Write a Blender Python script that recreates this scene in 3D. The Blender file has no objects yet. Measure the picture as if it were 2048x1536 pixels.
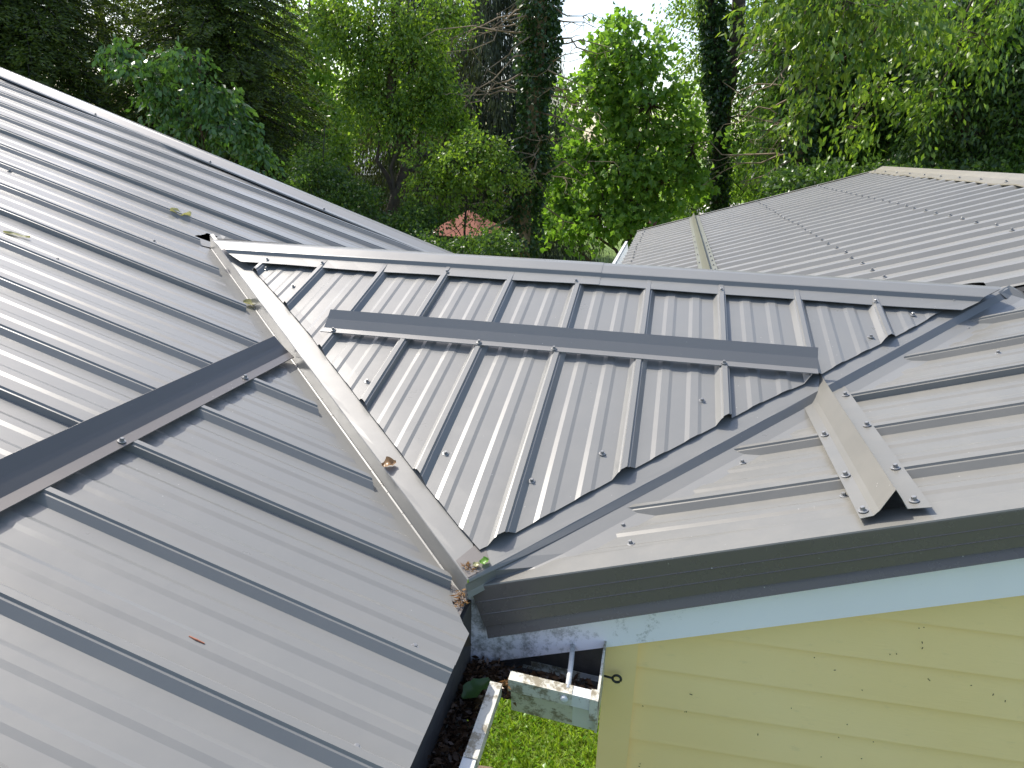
import bpy, bmesh, math, random
import numpy as np
from mathutils import Vector, Matrix
random.seed(7); rng = np.random.default_rng(7)
sc = bpy.context.scene
# ------------------------------------------------------------------ camera
R = Matrix(((0.97636013, -0.09293394, 0.19515168), (0.21427233, 0.29738862, -0.93040173), (0.02843001, 0.95022276, 0.31027156)))
CAM = Vector((0.3364, -1.1865, 0.8461)); FP = 1434.0
cd = bpy.data.cameras.new('camera'); cam = bpy.data.objects.new('camera', cd)
sc.collection.objects.link(cam); sc.camera = cam
cam.matrix_world = Matrix.Translation(CAM) @ R.to_4x4()
cd.sensor_width = 36.0; cd.lens = 36.0 * FP / 2048.0; cd.clip_start = 0.05; cd.clip_end = 2000.0
# ------------------------------------------------------------------ light
SUN = Vector((-0.72, 0.47, 1.0)).normalized()
elev = math.asin(SUN.z); azi = math.atan2(SUN.x, SUN.y)
w = bpy.data.worlds.new('World'); sc.world = w; w.use_nodes = True
nt = w.node_tree; nt.nodes.clear()
sky = nt.nodes.new('ShaderNodeTexSky'); sky.sky_type = 'NISHITA'; sky.sun_disc = False
sky.sun_elevation = elev; sky.sun_rotation = azi; sky.dust_density = 2.2; sky.ozone_density = 0.4; sky.air_density = 1.0
bg = nt.nodes.new('ShaderNodeBackground'); bg.inputs['Strength'].default_value = 0.15
wo = nt.nodes.new('ShaderNodeOutputWorld')
nt.links.new(sky.outputs[0], bg.inputs[0]); nt.links.new(bg.outputs[0], wo.inputs[0])
sl = bpy.data.lights.new('sun', 'SUN'); sl.energy = 3.25; sl.angle = math.radians(0.6); sl.color = (1.0, 0.95, 0.87)
so = bpy.data.objects.new('sun', sl); sc.collection.objects.link(so)
so.rotation_euler = SUN.to_track_quat('Z', 'Y').to_euler()
sc.view_settings.view_transform = 'Standard'; sc.view_settings.look = 'None'
sc.view_settings.exposure = 0.97; sc.view_settings.gamma = 1.0
# ------------------------------------------------------------------ helpers
C = sc.collection
TA, TB, TG, H0 = 0.3032, 0.3099, 0.3165, 0.0487     # slopes of the left, right and saddle roofs; height of the saddle
def nrm(v): return Vector(v).normalized()
NA, NB, NC = nrm((TA, 0, 1)), nrm((-TB, 0, 1)), nrm((0, -TG, 1))
NCB = nrm((0, TG, 1)); YR = 1.275
def PA(x, y, h=0.0): return Vector((x, y, -TA * x)) + NA * h
def PB(x, y, h=0.0): return Vector((x, y, TB * x)) + NB * h
def PC(x, y, h=0.0): return Vector((x, y, H0 + TG * y)) + NC * h
def at(u, v, Y):
    d = R @ Vector(((u - 1024) / FP, -(v - 768) / FP, -1.0)); t = (Y - CAM.y) / d.y
    return CAM + d * t
def tag(o, label=None, cat=None, group=None, kind=None):
    if label: o['label'] = label
    if cat: o['category'] = cat
    if group: o['group'] = group
    if kind: o['kind'] = kind
    return o
def empty(name, loc, label, cat, group=None):
    o = bpy.data.objects.new(name, None); C.objects.link(o); o.location = loc; o.empty_display_size = 0.1
    return tag(o, label, cat, group)
def link(name, me, mat, parent=None, smooth=False):
    o = bpy.data.objects.new(name, me); C.objects.link(o)
    if mat: me.materials.append(mat)
    if parent is not None:
        o.parent = parent; o.matrix_parent_inverse = Matrix.Translation(-world_loc(parent))
    if smooth: me.polygons.foreach_set('use_smooth', [True] * len(me.polygons))
    return o
def world_loc(o):
    l = Vector(o.location)
    p = o.parent
    if p is not None: l = o.matrix_parent_inverse @ l; l = l + world_loc(p)
    return l
def mesh(name, vs, fs, mat, parent=None, smooth=False):
    me = bpy.data.meshes.new(name); me.from_pydata([tuple(v) for v in vs], [], fs); me.update()
    return link(name, me, mat, parent, smooth)
class MB:
    def __init__(s): s.v = []; s.f = []
    def quad(s, a, b, c, d):
        n = len(s.v); s.v += [a, b, c, d]; s.f.append((n, n + 1, n + 2, n + 3))
    def poly(s, pts):
        n = len(s.v); s.v += list(pts); s.f.append(tuple(range(n, n + len(pts))))
    def box(s, lo, hi):
        x0, y0, z0 = lo; x1, y1, z1 = hi; n = len(s.v)
        s.v += [Vector(p) for p in ((x0,y0,z0),(x1,y0,z0),(x1,y1,z0),(x0,y1,z0),(x0,y0,z1),(x1,y0,z1),(x1,y1,z1),(x0,y1,z1))]
        s.f += [tuple(n + i for i in q) for q in ((0,3,2,1),(4,5,6,7),(0,1,5,4),(1,2,6,5),(2,3,7,6),(3,0,4,7))]
    def prism(s, poly, d):          # closed solid: polygon pushed along d
        n = len(s.v); m = len(poly); s.v += list(poly) + [Vector(p) + d for p in poly]
        s.f.append(tuple(n + i for i in range(m))); s.f.append(tuple(n + m + i for i in reversed(range(m))))
        for i in range(m): j = (i + 1) % m; s.f.append((n + i, n + m + i, n + m + j, n + j))
    def tube(s, pts, rad, k=6, cap=True):
        pts = [Vector(p) for p in pts]; n = len(s.v); m = len(pts)
        if not hasattr(rad, '__len__'): rad = [rad] * m
        for i, p in enumerate(pts):
            t = (pts[min(i + 1, m - 1)] - pts[max(i - 1, 0)]).normalized()
            a = t.cross(Vector((0.3, 0.2, 1)) if abs(t.z) < 0.8 else Vector((1, 0.3, 0))).normalized(); b = t.cross(a)
            for j in range(k):
                q = 2 * math.pi * j / k; s.v.append(p + (a * math.cos(q) + b * math.sin(q)) * rad[i])
        for i in range(m - 1):
            for j in range(k):
                j2 = (j + 1) % k; s.f.append((n + i * k + j, n + i * k + j2, n + (i + 1) * k + j2, n + (i + 1) * k + j))
        if cap: s.f.append(tuple(n + j for j in reversed(range(k)))); s.f.append(tuple(n + (m - 1) * k + j for j in range(k)))
    def sweep(s, rings, close=False):   # rings: list of lists of points
        n = len(s.v); k = len(rings[0])
        for r in rings: s.v += list(r)
        for i in range(len(rings) - 1):
            for j in range(k if close else k - 1):
                j2 = (j + 1) % k; s.f.append((n + i * k + j, n + i * k + j2, n + (i + 1) * k + j2, n + (i + 1) * k + j))
    def build(s, name, mat, parent=None, smooth=False): return mesh(name, s.v, s.f, mat, parent, smooth)
def solid(o, t, off=-1.0):
    m = o.modifiers.new('solid', 'SOLIDIFY'); m.thickness = t; m.offset = off; return o
# ------------------------------------------------------------------ materials
def newmat(name):
    m = bpy.data.materials.new(name); m.use_nodes = True; t = m.node_tree
    return m, t, t.nodes['Principled BSDF'], t.nodes['Material Output']
def N(t, typ, **kw):
    n = t.nodes.new(typ)
    for k, v in kw.items():
        if k in n.inputs: n.inputs[k].default_value = v
        else: setattr(n, k, v)
    return n
def coords(t, scale=(1, 1, 1)):
    tc = N(t, 'ShaderNodeTexCoord'); mp = N(t, 'ShaderNodeMapping'); mp.inputs['Scale'].default_value = scale
    t.links.new(tc.outputs['Object'], mp.inputs[0]); return mp.outputs[0]
def noise(t, co, scale, detail=4, rough=0.55):
    n = N(t, 'ShaderNodeTexNoise'); n.inputs['Scale'].default_value = scale; n.inputs['Detail'].default_value = detail
    n.inputs['Roughness'].default_value = rough; t.links.new(co, n.inputs['Vector']); return n.outputs['Fac']
def ramp(t, f, stops):
    r = N(t, 'ShaderNodeValToRGB'); e = r.color_ramp.elements
    while len(e) < len(stops): e.new(0.5)
    for i, (p, c) in enumerate(stops): e[i].position = p; e[i].color = (c[0], c[1], c[2], 1)
    t.links.new(f, r.inputs[0]); return r.outputs[0]
def mixc(t, f, a, b, mode='MIX'):
    m = N(t, 'ShaderNodeMix', data_type='RGBA', blend_type=mode)
    for s_, v in ((m.inputs[0], f), (m.inputs[6], a), (m.inputs[7], b)):
        if hasattr(v, 'links') or hasattr(v, 'is_linked'): t.links.new(v, s_)
        elif isinstance(v, (int, float)): s_.default_value = v
        else: s_.default_value = (v[0], v[1], v[2], 1)
    return m.outputs[2]
def bump(t, f, dist, strength=1.0, normal=None):
    b = N(t, 'ShaderNodeBump'); b.inputs['Distance'].default_value = dist; b.inputs['Strength'].default_value = strength
    t.links.new(f, b.inputs['Height'])
    if normal: t.links.new(normal, b.inputs['Normal'])
    return b.outputs[0]
def metal(name, base, rough=0.30, dirt=0.12, wav=0.0002, tint=(0.30, 0.28, 0.24)):
    m, t, p, o = newmat(name); co = coords(t)
    n1 = noise(t, co, 1.1, 2); n2 = noise(t, co, 9.0, 6, 0.7); n3 = noise(t, co, 160.0, 3, 0.7)
    lo = tuple(c * 0.95 for c in base); hi = tuple(c * 1.05 for c in base)
    c1 = ramp(t, n1, [(0.3, lo), (0.7, hi)])
    dm = ramp(t, n2, [(0.45, (0, 0, 0)), (0.85, (dirt, dirt, dirt))])
    c2 = mixc(t, dm, c1, tint)
    sp = N(t, 'ShaderNodeTexVoronoi'); sp.inputs['Scale'].default_value = 38.0; t.links.new(co, sp.inputs['Vector'])
    spm = ramp(t, sp.outputs['Distance'], [(0.030, (1, 1, 1)), (0.055, (0, 0, 0))])
    gate = ramp(t, noise(t, co, 4.0, 2), [(0.50, (0, 0, 0)), (0.60, (.8, .8, .8))])
    c3 = mixc(t, mixc(t, 1.0, spm, gate, 'MULTIPLY'), c2, (0.45, 0.44, 0.40))
    # fine scuffs: short stretched streaks in patches
    sx = noise(t, coords(t, (60, 9, 9)), 3.0, 3, 0.6); sy = noise(t, coords(t, (8, 70, 9)), 3.0, 3, 0.6)
    f1 = ramp(t, sx, [(0.70, (0, 0, 0)), (0.76, (.5, .5, .5))]); f2 = ramp(t, sy, [(0.71, (0, 0, 0)), (0.77, (.5, .5, .5))])
    g2 = ramp(t, noise(t, co, 3.3, 3), [(0.55, (0, 0, 0)), (0.68, (1, 1, 1))])
    c4 = mixc(t, mixc(t, 1.0, mixc(t, 1.0, f1, f2, 'ADD'), g2, 'MULTIPLY'), c3, tuple(min(1, c * 1.7) for c in base))
    t.links.new(c4, p.inputs['Base Color'])
    rr = ramp(t, n2, [(0.3, (rough - 0.02,) * 3), (0.75, (rough + 0.05,) * 3)])
    t.links.new(rr, p.inputs['Roughness'])
    p.inputs['Specular IOR Level'].default_value = 0.45
    b1 = bump(t, noise(t, co, 2.6, 0), wav * 8, 1.0); b2 = bump(t, n3, 0.00004, 0.5, b1)
    t.links.new(b2, p.inputs['Normal']); return m
def plain(name, col, rough=0.6, var=0.15, scale=8.0, bmp=0.0, metallic=0.0, col2=None):
    m, t, p, o = newmat(name); co = coords(t); n = noise(t, co, scale, 5, 0.6)
    a = tuple(c * (1 - var) for c in col); b = col2 or tuple(c * (1 + var) for c in col)
    t.links.new(ramp(t, n, [(0.3, a), (0.7, b)]), p.inputs['Base Color'])
    p.inputs['Roughness'].default_value = rough; p.inputs['Metallic'].default_value = metallic
    if bmp: t.links.new(bump(t, noise(t, co, scale * 4, 5), bmp), p.inputs['Normal'])
    return m
M = {}
M['steel'] = metal('charcoal_painted_steel', (0.176, 0.175, 0.165), rough=0.29)
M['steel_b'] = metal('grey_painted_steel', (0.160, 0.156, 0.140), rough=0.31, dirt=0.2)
M['steel_old'] = metal('old_grey_steel', (0.192, 0.189, 0.176), rough=0.36, dirt=0.2)
M['trim'] = metal('shade_toned_trim_steel', (0.125, 0.104, 0.096), rough=0.26, dirt=0.05)  # base darkened to carry the shade on the near rake face
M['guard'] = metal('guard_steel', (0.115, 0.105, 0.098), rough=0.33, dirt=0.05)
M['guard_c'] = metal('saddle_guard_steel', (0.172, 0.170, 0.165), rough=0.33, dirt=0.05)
M['olive'] = metal('olive_grey_steel', (0.150, 0.152, 0.120), rough=0.4)
M['beige'] = metal('beige_grey_steel', (0.19, 0.175, 0.14), rough=0.45, dirt=0.3)
M['screw'] = plain('screw_metal', (0.24, 0.24, 0.235), 0.3, 0.2, 60, metallic=0.3)
M['rubber'] = plain('rubber', (0.02, 0.02, 0.02), 0.7)
M['felt'] = plain('black_roofing_felt', (0.012, 0.012, 0.012), 0.9)
M['under'] = plain('grey_weathered_board', (0.085, 0.075, 0.068), 0.9, 0.35, 12, 0.002)
def dirty_white(name, base, dirtcol, thr, sc_=22):
    m, t, p, o = newmat(name); co = coords(t)
    n = noise(t, co, 3.0, 3); a = ramp(t, n, [(0.3, tuple(c * 0.9 for c in base)), (0.7, base)])
    sp = noise(t, co, sc_, 8, 0.75); f = ramp(t, sp, [(thr, (0, 0, 0)), (thr + 0.09, (0.85, 0.85, 0.85))])
    t.links.new(mixc(t, f, a, dirtcol), p.inputs['Base Color']); p.inputs['Roughness'].default_value = 0.5
    t.links.new(bump(t, sp, 0.0006), p.inputs['Normal']); return m
M['fascia'] = dirty_white('white_painted_fascia', (0.70, 0.76, 0.80), (0.10, 0.09, 0.07), 0.66, 30)
M['fascia_dirty'] = dirty_white('mildewed_white_fascia', (0.55, 0.56, 0.55), (0.06, 0.055, 0.045), 0.50, 26)
M['gutter'] = dirty_white('dirty_white_gutter', (0.56, 0.55, 0.48), (0.16, 0.13, 0.075), 0.48, 34)
M['gutter_clean'] = dirty_white('white_gutter', (0.62, 0.63, 0.62), (0.20, 0.18, 0.12), 0.58, 30)
def siding_mat():
    m, t, p, o = newmat('yellow_vinyl_siding'); co = coords(t); n = noise(t, co, 2.5, 3)
    a = ramp(t, n, [(0.3, (0.90, 0.66, 0.30)), (0.7, (0.93, 0.70, 0.35))])
    d = ramp(t, noise(t, coords(t, (3, 3, 9)), 7, 6, 0.7), [(0.6, (0, 0, 0)), (0.85, (0.3, 0.3, 0.3))])
    c = mixc(t, d, a, (0.33, 0.30, 0.20))
    t.links.new(c, p.inputs['Base Color']); p.inputs['Roughness'].default_value = 0.5
    t.links.new(bump(t, noise(t, coords(t, (2, 2, 40)), 12, 3), 0.0003), p.inputs['Normal']); return m
M['siding'] = siding_mat()
def leafmat(name, c1, c2, trans=0.5, tcol=None, gloss=0.35):
    m, t, p, o = newmat(name); t.nodes.remove(p)
    g = N(t, 'ShaderNodeNewGeometry'); rnd = g.outputs['Random Per Island']
    col = ramp(t, rnd, [(0.0, c1), (1.0, c2)])
    tc = tcol or (1.25, 1.35, 0.55)
    tcl = mixc(t, 1.0, col, tc, 'MULTIPLY')
    d = N(t, 'ShaderNodeBsdfPrincipled'); t.links.new(col, d.inputs['Base Color']); d.inputs['Roughness'].default_value = gloss
    tr = N(t, 'ShaderNodeBsdfTranslucent'); t.links.new(tcl, tr.inputs[0])
    mx = N(t, 'ShaderNodeMixShader'); mx.inputs[0].default_value = trans
    t.links.new(d.outputs[0], mx.inputs[1]); t.links.new(tr.outputs[0], mx.inputs[2]); t.links.new(mx.outputs[0], o.inputs[0])
    return m
L = {
 'hemlock': leafmat('hemlock_needles', (0.030, 0.050, 0.012), (0.13, 0.18, 0.035), 0.42),
 'cherry': leafmat('cherry_leaves', (0.045, 0.105, 0.030), (0.095, 0.185, 0.050), 0.32),
 'mid': leafmat('mid_green_leaves', (0.060, 0.130, 0.024), (0.26, 0.37, 0.055), 0.5),
 'maple': leafmat('maple_leaves', (0.11, 0.22, 0.035), (0.24, 0.38, 0.07), 0.5),
 'bright': leafmat('yellow_green_leaves', (0.07, 0.15, 0.03), (0.20, 0.27, 0.05), 0.5),
 'ivy': leafmat('ivy_leaves', (0.022, 0.052, 0.016), (0.065, 0.12, 0.035), 0.25, gloss=0.3),
 'dark': leafmat('dark_green_leaves', (0.030, 0.070, 0.022), (0.12, 0.20, 0.045), 0.45),
 'spruce': leafmat('spruce_needles', (0.035, 0.048, 0.022), (0.075, 0.085, 0.035), 0.35),
 'far': leafmat('distant_leaves', (0.18, 0.29, 0.06), (0.38, 0.52, 0.12), 0.55),
 'dry': leafmat('dry_leaves', (0.18, 0.10, 0.045), (0.36, 0.22, 0.10), 0.3, (1.1, 0.9, 0.6)),
 'litter': leafmat('leaf_litter', (0.05, 0.03, 0.02), (0.16, 0.09, 0.05), 0.1, (1.1, 0.9, 0.6)),
 'pale': leafmat('pale_green_leaf', (0.30, 0.30, 0.14), (0.40, 0.38, 0.20), 0.3, (1.1, 1.1, .7)),
 'green': leafmat('fresh_green_leaf', (0.12, 0.27, 0.04), (0.18, 0.36, 0.06), 0.45),
 'grass': leafmat('grass_blades', (0.10, 0.20, 0.022), (0.26, 0.38, 0.06), 0.45),
}
M['bark'] = plain('brown_bark', (0.075, 0.055, 0.04), 0.9, 0.4, 14, 0.01)
M['bark_dark'] = plain('dark_bark', (0.04, 0.033, 0.027), 0.9, 0.4, 14, 0.01)
M['deadwood'] = plain('dead_wood', (0.20, 0.15, 0.10), 0.9, 0.4, 9, 0.004)
# ------------------------------------------------------------------ ground
def lawn_mat():
    m, t, p, o = newmat('lawn'); co = coords(t)
    a = ramp(t, noise(t, co, 0.35, 4), [(0.3, (0.10, 0.17, 0.022)), (0.7, (0.17, 0.26, 0.035))])
    b = ramp(t, noise(t, co, 24.0, 6, 0.7), [(0.35, (0.45, 0.5, 0.4)), (0.65, (1.15, 1.15, 1.0))])
    t.links.new(mixc(t, 1.0, a, b, 'MULTIPLY'), p.inputs['Base Color']); p.inputs['Roughness'].default_value = 0.85
    t.links.new(bump(t, noise(t, co, 30, 5), 0.04), p.inputs['Normal']); return m
GZ = -2.7
mesh('lawn', [(-600, -300, GZ), (600, -300, GZ), (600, 900, GZ), (-600, 900, GZ)], [(0, 1, 2, 3)], lawn_mat())['kind'] = 'structure'
asph = plain('pale_asphalt', (0.36, 0.33, 0.31), 0.9, 0.12, 3, 0.003)
rd = MB(); rd.box((-60, 34.2, GZ - 0.1), (60, 37.0, GZ + 0.02)); tag(rd.build('road', asph), kind='structure')
rd = MB(); rd.box((2.0, 44, GZ - 0.1), (40, 60, GZ + 0.024)); tag(rd.build('driveway', asph), kind='structure')
# ------------------------------------------------------------------ ribbed sheets
P = 0.2286
MAJ = [(-.024, 0), (-.012, .0135), (-.0085, .0145), (-.0062, .019), (.0062, .019), (.0085, .0145), (.012, .0135), (.024, 0)]
MIN = [(-.021, 0), (-.0100, .0027), (.0090, .0027), (.018, 0)]
def rib_profile(centres, lo, hi, minor=True, seams=(), maj=MAJ, side=1):
    pr = {}
    cs = sorted(centres)
    for i, c in enumerate(cs):
        sm = any(abs(c - q) < 1e-3 for q in seams)
        for s_, h in maj:
            ss = s_
            if sm: h = h + 0.0012 if h > 0 else h; ss = s_ if s_ * side > -0.02 else s_ * 0.62
            pr[c + ss] = h
        if minor:
            for k in (1, 2):
                for s_, h in MIN: pr[c + P * k / 3 + s_ * 1.0] = h
    out = [(s_, h) for s_, h in sorted(pr.items()) if lo < s_ < hi]
    def hh(q):
        a = sorted(pr.items()); return float(np.interp(q, [z[0] for z in a], [z[1] for z in a]))
    return [(lo, hh(lo))] + out + [(hi, hh(hi))], hh
def sheet(name, PF, prof, hfun, lof, hif, breaks, mat, parent, swap=False, seg=0.25, wob=0.0005, lift=0.0):
    """PF(a, b, h); s runs across the ribs, t along them between lof(s) and hif(s)"""
    S = dict(prof)
    for b in breaks:
        if prof[0][0] < b < prof[-1][0] and all(abs(b - s_) > 1e-4 for s_ in S): S[b] = hfun(b)
    ss = sorted(S.items()); K = 14; vs = []; fs = []
    for s_, h in ss:
        lo, hi = lof(s_), hif(s_)
        if hi < lo: hi = lo + 1e-4
        for k in range(K + 1):
            t_ = lo + (hi - lo) * k / K
            hw = wob * (math.sin(t_ * 7.3 + s_ * 3.1) + math.sin(t_ * 3.1 - s_ * 11.7) * 0.8) if 0 < k < K else 0
            vs.append(PF(t_, s_, h + hw + lift) if not swap else PF(s_, t_, h + hw + lift))
    for i in range(len(ss) - 1):
        for k in range(K):
            a = i * (K + 1) + k; b = a + K + 1; fs.append((a, b, b + 1, a + 1))
    o = mesh(name, vs, fs, mat, parent); return o
def interp(pts):
    xs = [p_[0] for p_ in pts]; ys = [p_[1] for p_ in pts]
    return lambda q: float(np.interp(q, xs, ys))
# screws: one hex head on a washer
def screw_mesh():
    m = MB(); r = []
    m.tube([(0, 0, 0.0012), (0, 0, 0.0024), (0, 0, .0028)], [0.0086, 0.0082, .006], 18); m.tube([(0, 0, 0.0028), (0, 0, 0.0036)], [0.0060, 0.0056], 12)
    m.tube([(0, 0, 0.0034), (0, 0, 0.0090), (0, 0, .0096)], [0.0045, 0.0044, .0036], 6)
    me = bpy.data.meshes.new('screw'); me.from_pydata([tuple(v) for v in m.v], [], m.f); me.materials.append(M['screw']); me.update(); return me
SM = screw_mesh()
def screws(pts, nrm_, parent, s=1.0):
    q = Vector(nrm_).to_track_quat('Z', 'Y')
    for p_ in pts:
        o = bpy.data.objects.new('screw', SM); C.objects.link(o); o.parent = parent
        o.matrix_parent_inverse = Matrix.Translation(-world_loc(parent))
        o.location = p_; tilt = Matrix.Rotation(random.uniform(-.12, .12), 4, 'X') @ Matrix.Rotation(random.uniform(0, 1), 4, 'Z')
        o.rotation_euler = (q.to_matrix().to_4x4() @ tilt).to_euler(); o.scale = (s, s, s)
# =================================================================== LEFT BUILDING
house = empty('house', (-2.0, 0.0, GZ), 'left building whose grey ribbed metal roof slopes down to the right', 'house')
yA = [2.7406 + 0.018 - P * n for n in range(0, 24)]
rakeA = lambda x: 2.79 - (x + 0.92) * 0.128        # far gable edge
cutA = interp([(-4, .042), (-.415, .040), (-.099, .041), (-.073, .017), (-.037, -.010), (.013, -.033), (.084, -.13), (.213, -.272), (.274, -.328), (.449, -.526), (.643, -.731), (.754, -.863), (.949, -1.048), (.974, -1.092), (1.183, -1.298), (1.385, -1.50), (1.43, -1.56), (1.535, -1.565), (1.56, -1.44), (2.50, 0.04), (3.3, 0.04)])
cutA0 = cutA; cutA = lambda q: min(cutA0(q), -.92 - (q - 2.79 + .13) / .128) if q > 2.6 else cutA0(q)
prof, hf = rib_profile(yA[0:], -2.4, 3.28, seams=[yA[4], yA[8], yA[12], yA[16]])
A = sheet('roof_sheet', PA, prof, hf, lambda s_: -4.9, cutA, [-.099, -.073, -.037, .013, .084, .213, .449, .643, .754, .949, 1.183, 1.385, 1.43, 1.535, 1.56], M['steel'], house)
screws([PA(x, y, .0006) for x, y in [(-1.551, .736), (-.034, -.192), (-.039, -.425), (-2.321, 1.358), (-2.303, 1.654), (-1.565, 1.207), (-2.33, .05), (-1.56, -.14)]], NA, A, 1.0)
# under layer of black felt
m = MB(); m.quad(PA(-4.9, -2.4, -.05), PA(-.06, -2.4, -.05), PA(-.06, 2.7, -.05), PA(-4.9, 2.7, -.05)); m.build('roofing_felt', M['felt'], house)
# far rake trim
m = MB(); rings = []
for x in np.linspace(-4.9, 0.04, 24):
    yr = rakeA(x)
    rings.append([PA(x, yr - .10, -.12), PA(x, yr - .105, .036), PA(x, yr - .106, .038), PA(x, yr - .150, .040), PA(x, yr - .156, .037), PA(x, yr - .225, .0205), PA(x, yr - .262, .0198), PA(x, yr - .264, .012)])
m.sweep(rings); rt = m.build('rake_trim', M['steel'], house)
screws([PA(x, rakeA(x) - .245, .0205) for x in (-4.1, -3.161, -2.335, -1.58, -.9)], NA, rt)
# snow guard across the ribs: a flange with an upright leaf leaning up the slope
m = MB(); L0, L1 = -1.1, .70
def ga(x, y, z): return Vector((x, y, z))
z0 = TA * .75 + .0205 / NA.z
d = Vector((-.036, 0, .050))
flA = Vector((.026, 0, -.026 * TA))
b0, b1 = Vector((-.75, L0, z0)), Vector((-.75, L1, z0))
m.sweep([[b0 + flA + Vector((0, 0, -.002)), b0 + flA, b0 + Vector((.0015, 0, .0005)), b0 + d * .5 + Vector((-.001, 0, 0)), b0 + d, b0 + d + Vector((-.003, 0, -.001))],
         [b1 + flA + Vector((0, -.012, -.002)), b1 + flA + Vector((0, -.012, 0)), b1 + Vector((.0015, .004, .0005)), b1 + d * .5 + Vector((-.001, -.002, 0)), b1 + d + Vector((0, -.006, 0)), b1 + d + Vector((-.003, -.006, -.001))]])
m.quad(Vector((-.7505, L0, z0 - .0012)), Vector((-.7505, L1 - .004, z0 - .0012)), Vector((-.782, L1 - .02, z0 - .0012 + .0315 * TA)), Vector((-.782, L0, z0 - .0012 + .0315 * TA)))  # unseen rear flange, added to keep sun from passing under the guard
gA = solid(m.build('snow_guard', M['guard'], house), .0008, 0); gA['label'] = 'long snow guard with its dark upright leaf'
screws([Vector((-.737, y, z0 - .013 * TA + .001)) for y in (-.90, -.45, -.008, .45)], NA, gA)
# walls, fascia and eave trim of the left building
m = MB(); m.box((-4.8, -2.2, GZ), (-1.7, 2.45, .40)); m.poly([Vector((-4.8, 2.45, .4)), Vector((-1.7, 2.45, .4)), Vector((-1.7, 2.45, .42)), Vector((-4.8, 2.45, 1.36))]); m.build('wall', M['siding'], house)
m = MB(); m.box((-.012, -2.4, -.20), (.0115, .045, -.028)); m.build('fascia', M['under'], house)
m = MB(); m.quad(Vector((.013, -2.4, -.010)), Vector((.013, -.085, -.010)), Vector((.014, -.085, -.075)), Vector((.014, -2.4, -.075)))
m.quad(Vector((.010, -.105, -.010)), Vector((.040, -.097, -.018)), Vector((.036, -.06, -.07)), Vector((.012, -.06, -.08))); m.build('drip_edge', M['trim'], house)
# eave gutter with its outer lip, and the short return to the yellow wall
gut = MB()
def gprof(o, ax, w0):   # K-style section: list of (outward, z)
    return [(-w0 - .004, -.092), (-w0 - .004, -.190), (-.042, -.208), (-.038, -.192), (-.030, -.155), (-.022, -.128), (0, -.126), (.001, -.100), (-.021, -.099), (-.022, -.106)]
sec = gprof(0, 0, .097)
def ringA(y, sk=0): return [Vector((.107 + o_ + sk, y, z_)) for o_, z_ in sec]
gut.sweep([ringA(-2.4, .02), ringA(-1.2, .01), ringA(-.60, .004), ringA(-.285, 0)])
g1 = solid(gut.build('gutter', M['gutter_clean'], house), .0012, 0)
g2 = MB(); g2.sweep([[v + Vector((.0015, 0, .0015)) for v in ringA(-.295)], [v + Vector((.0015, 0, .0015)) for v in ringA(-.115)]])
g2 = solid(g2.build('gutter', M['gutter'], house), .0014, 0); g2['label'] = 'stained gutter sleeve at the corner'
def ringX(x, y0=-.110, e=0): return [Vector((x, y0 - o_ + (.055 if i < 2 else 0) + e, (z_ if i else -.178) + e)) for i, (o_, z_) in enumerate(sec)]
g3 = MB(); g3.sweep([ringX(.118, -.098), ringX(.240, -.108)]); g3 = solid(g3.build('gutter_return', M['gutter'], house), .0014, 0)
g4 = MB(); g4.sweep([[v + Vector((0, .0012, -.0012)) for v in ringX(.238, -.108)], [v + Vector((0, .0012, -.0012)) for v in ringX(.285, -.112)]]); g4 = solid(g4.build('gutter_return', M['gutter_clean'], house), .0012, 0)
g5 = MB(); rr = ringX(.2865, -.113); g5.prism([rr[0] + Vector((0, .02, 0)), rr[1] + Vector((0, .02, 0)), rr[2], rr[3], rr[4], rr[5], rr[6], rr[7]], Vector((.002, 0, 0)))
g5.prism([Vector((.2845, -.117, -.098)), Vector((.2845, -.078, -.206)), Vector((.2845, .045, -.200)), Vector((.2845, .045, -.080))], Vector((.0045, 0, 0)))
g5.box((.274, -.116, -.145), (.289, -.088, -.0975)); g5.build('end_cap', M['gutter'], g4)
m = MB(); m.tube([(.221, .05, -.104), (.2265, -.020, -.103), (.230, -.094, -.103)], .0052, 10); m.build('gutter_spike', M['gutter_clean'], g3, True)
m = MB(); m.tube([(.226, -.106, -.113), (.226, -.111, -.113), (.226, -.113, -.113)], [.0075, .0072, .004], 14); m.build('rivet', M['gutter_clean'], g3, True)
m = MB(); m.box((-.01, .0625, -.235), (.2865, .08, -.06)); m.box((.04, .056, -.232), (.15, .062, -.17)); m.box((.003, -.118, -.194), (.086, .0620, -.191)); m.box((.086, -.045, -.194), (.119, .0620, -.191)); m.box((.119, -.05, -.194), (.286, .0620, -.191)); m.build('backing_board', M['under'], house)
# =================================================================== RIGHT BUILDING
hb = empty('house', (2.4, 3.5, GZ), 'right building with yellow lap siding and a long grey metal roof rising to the right', 'house')
yB = [.9148 + .016 - P * n for n in range(-4, 5)]
cutB = interp([(.0, .010), (.03, .014), (.124, .128), (.148, .19), (.217, .272), (.316, .365), (.431, .50), (.527, .606), (.609, .69), (.836, .905), (.879, .965), (1.128, 1.214), (1.347, 1.437), (1.46, 1.56)])
prof, hf = rib_profile(yB, .056, 1.452, seams=[yB[4 - 0 - 1]] if False else [.9148 + .016 - P], side=1)
B = sheet('roof_sheet', PB, prof, hf, cutB, lambda s_: 2.42, [.03, .124, .217, .316, .431, .527, .609, .836, 1.128, 1.347], M['steel_b'], hb)
screws([PB(x, y, .0006) for x, y in [(.299, .187), (.319, .110), (.551, .419), (1.222, 1.113), (1.207, .858), (.716, .187)]], NB, B, .95)
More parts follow.
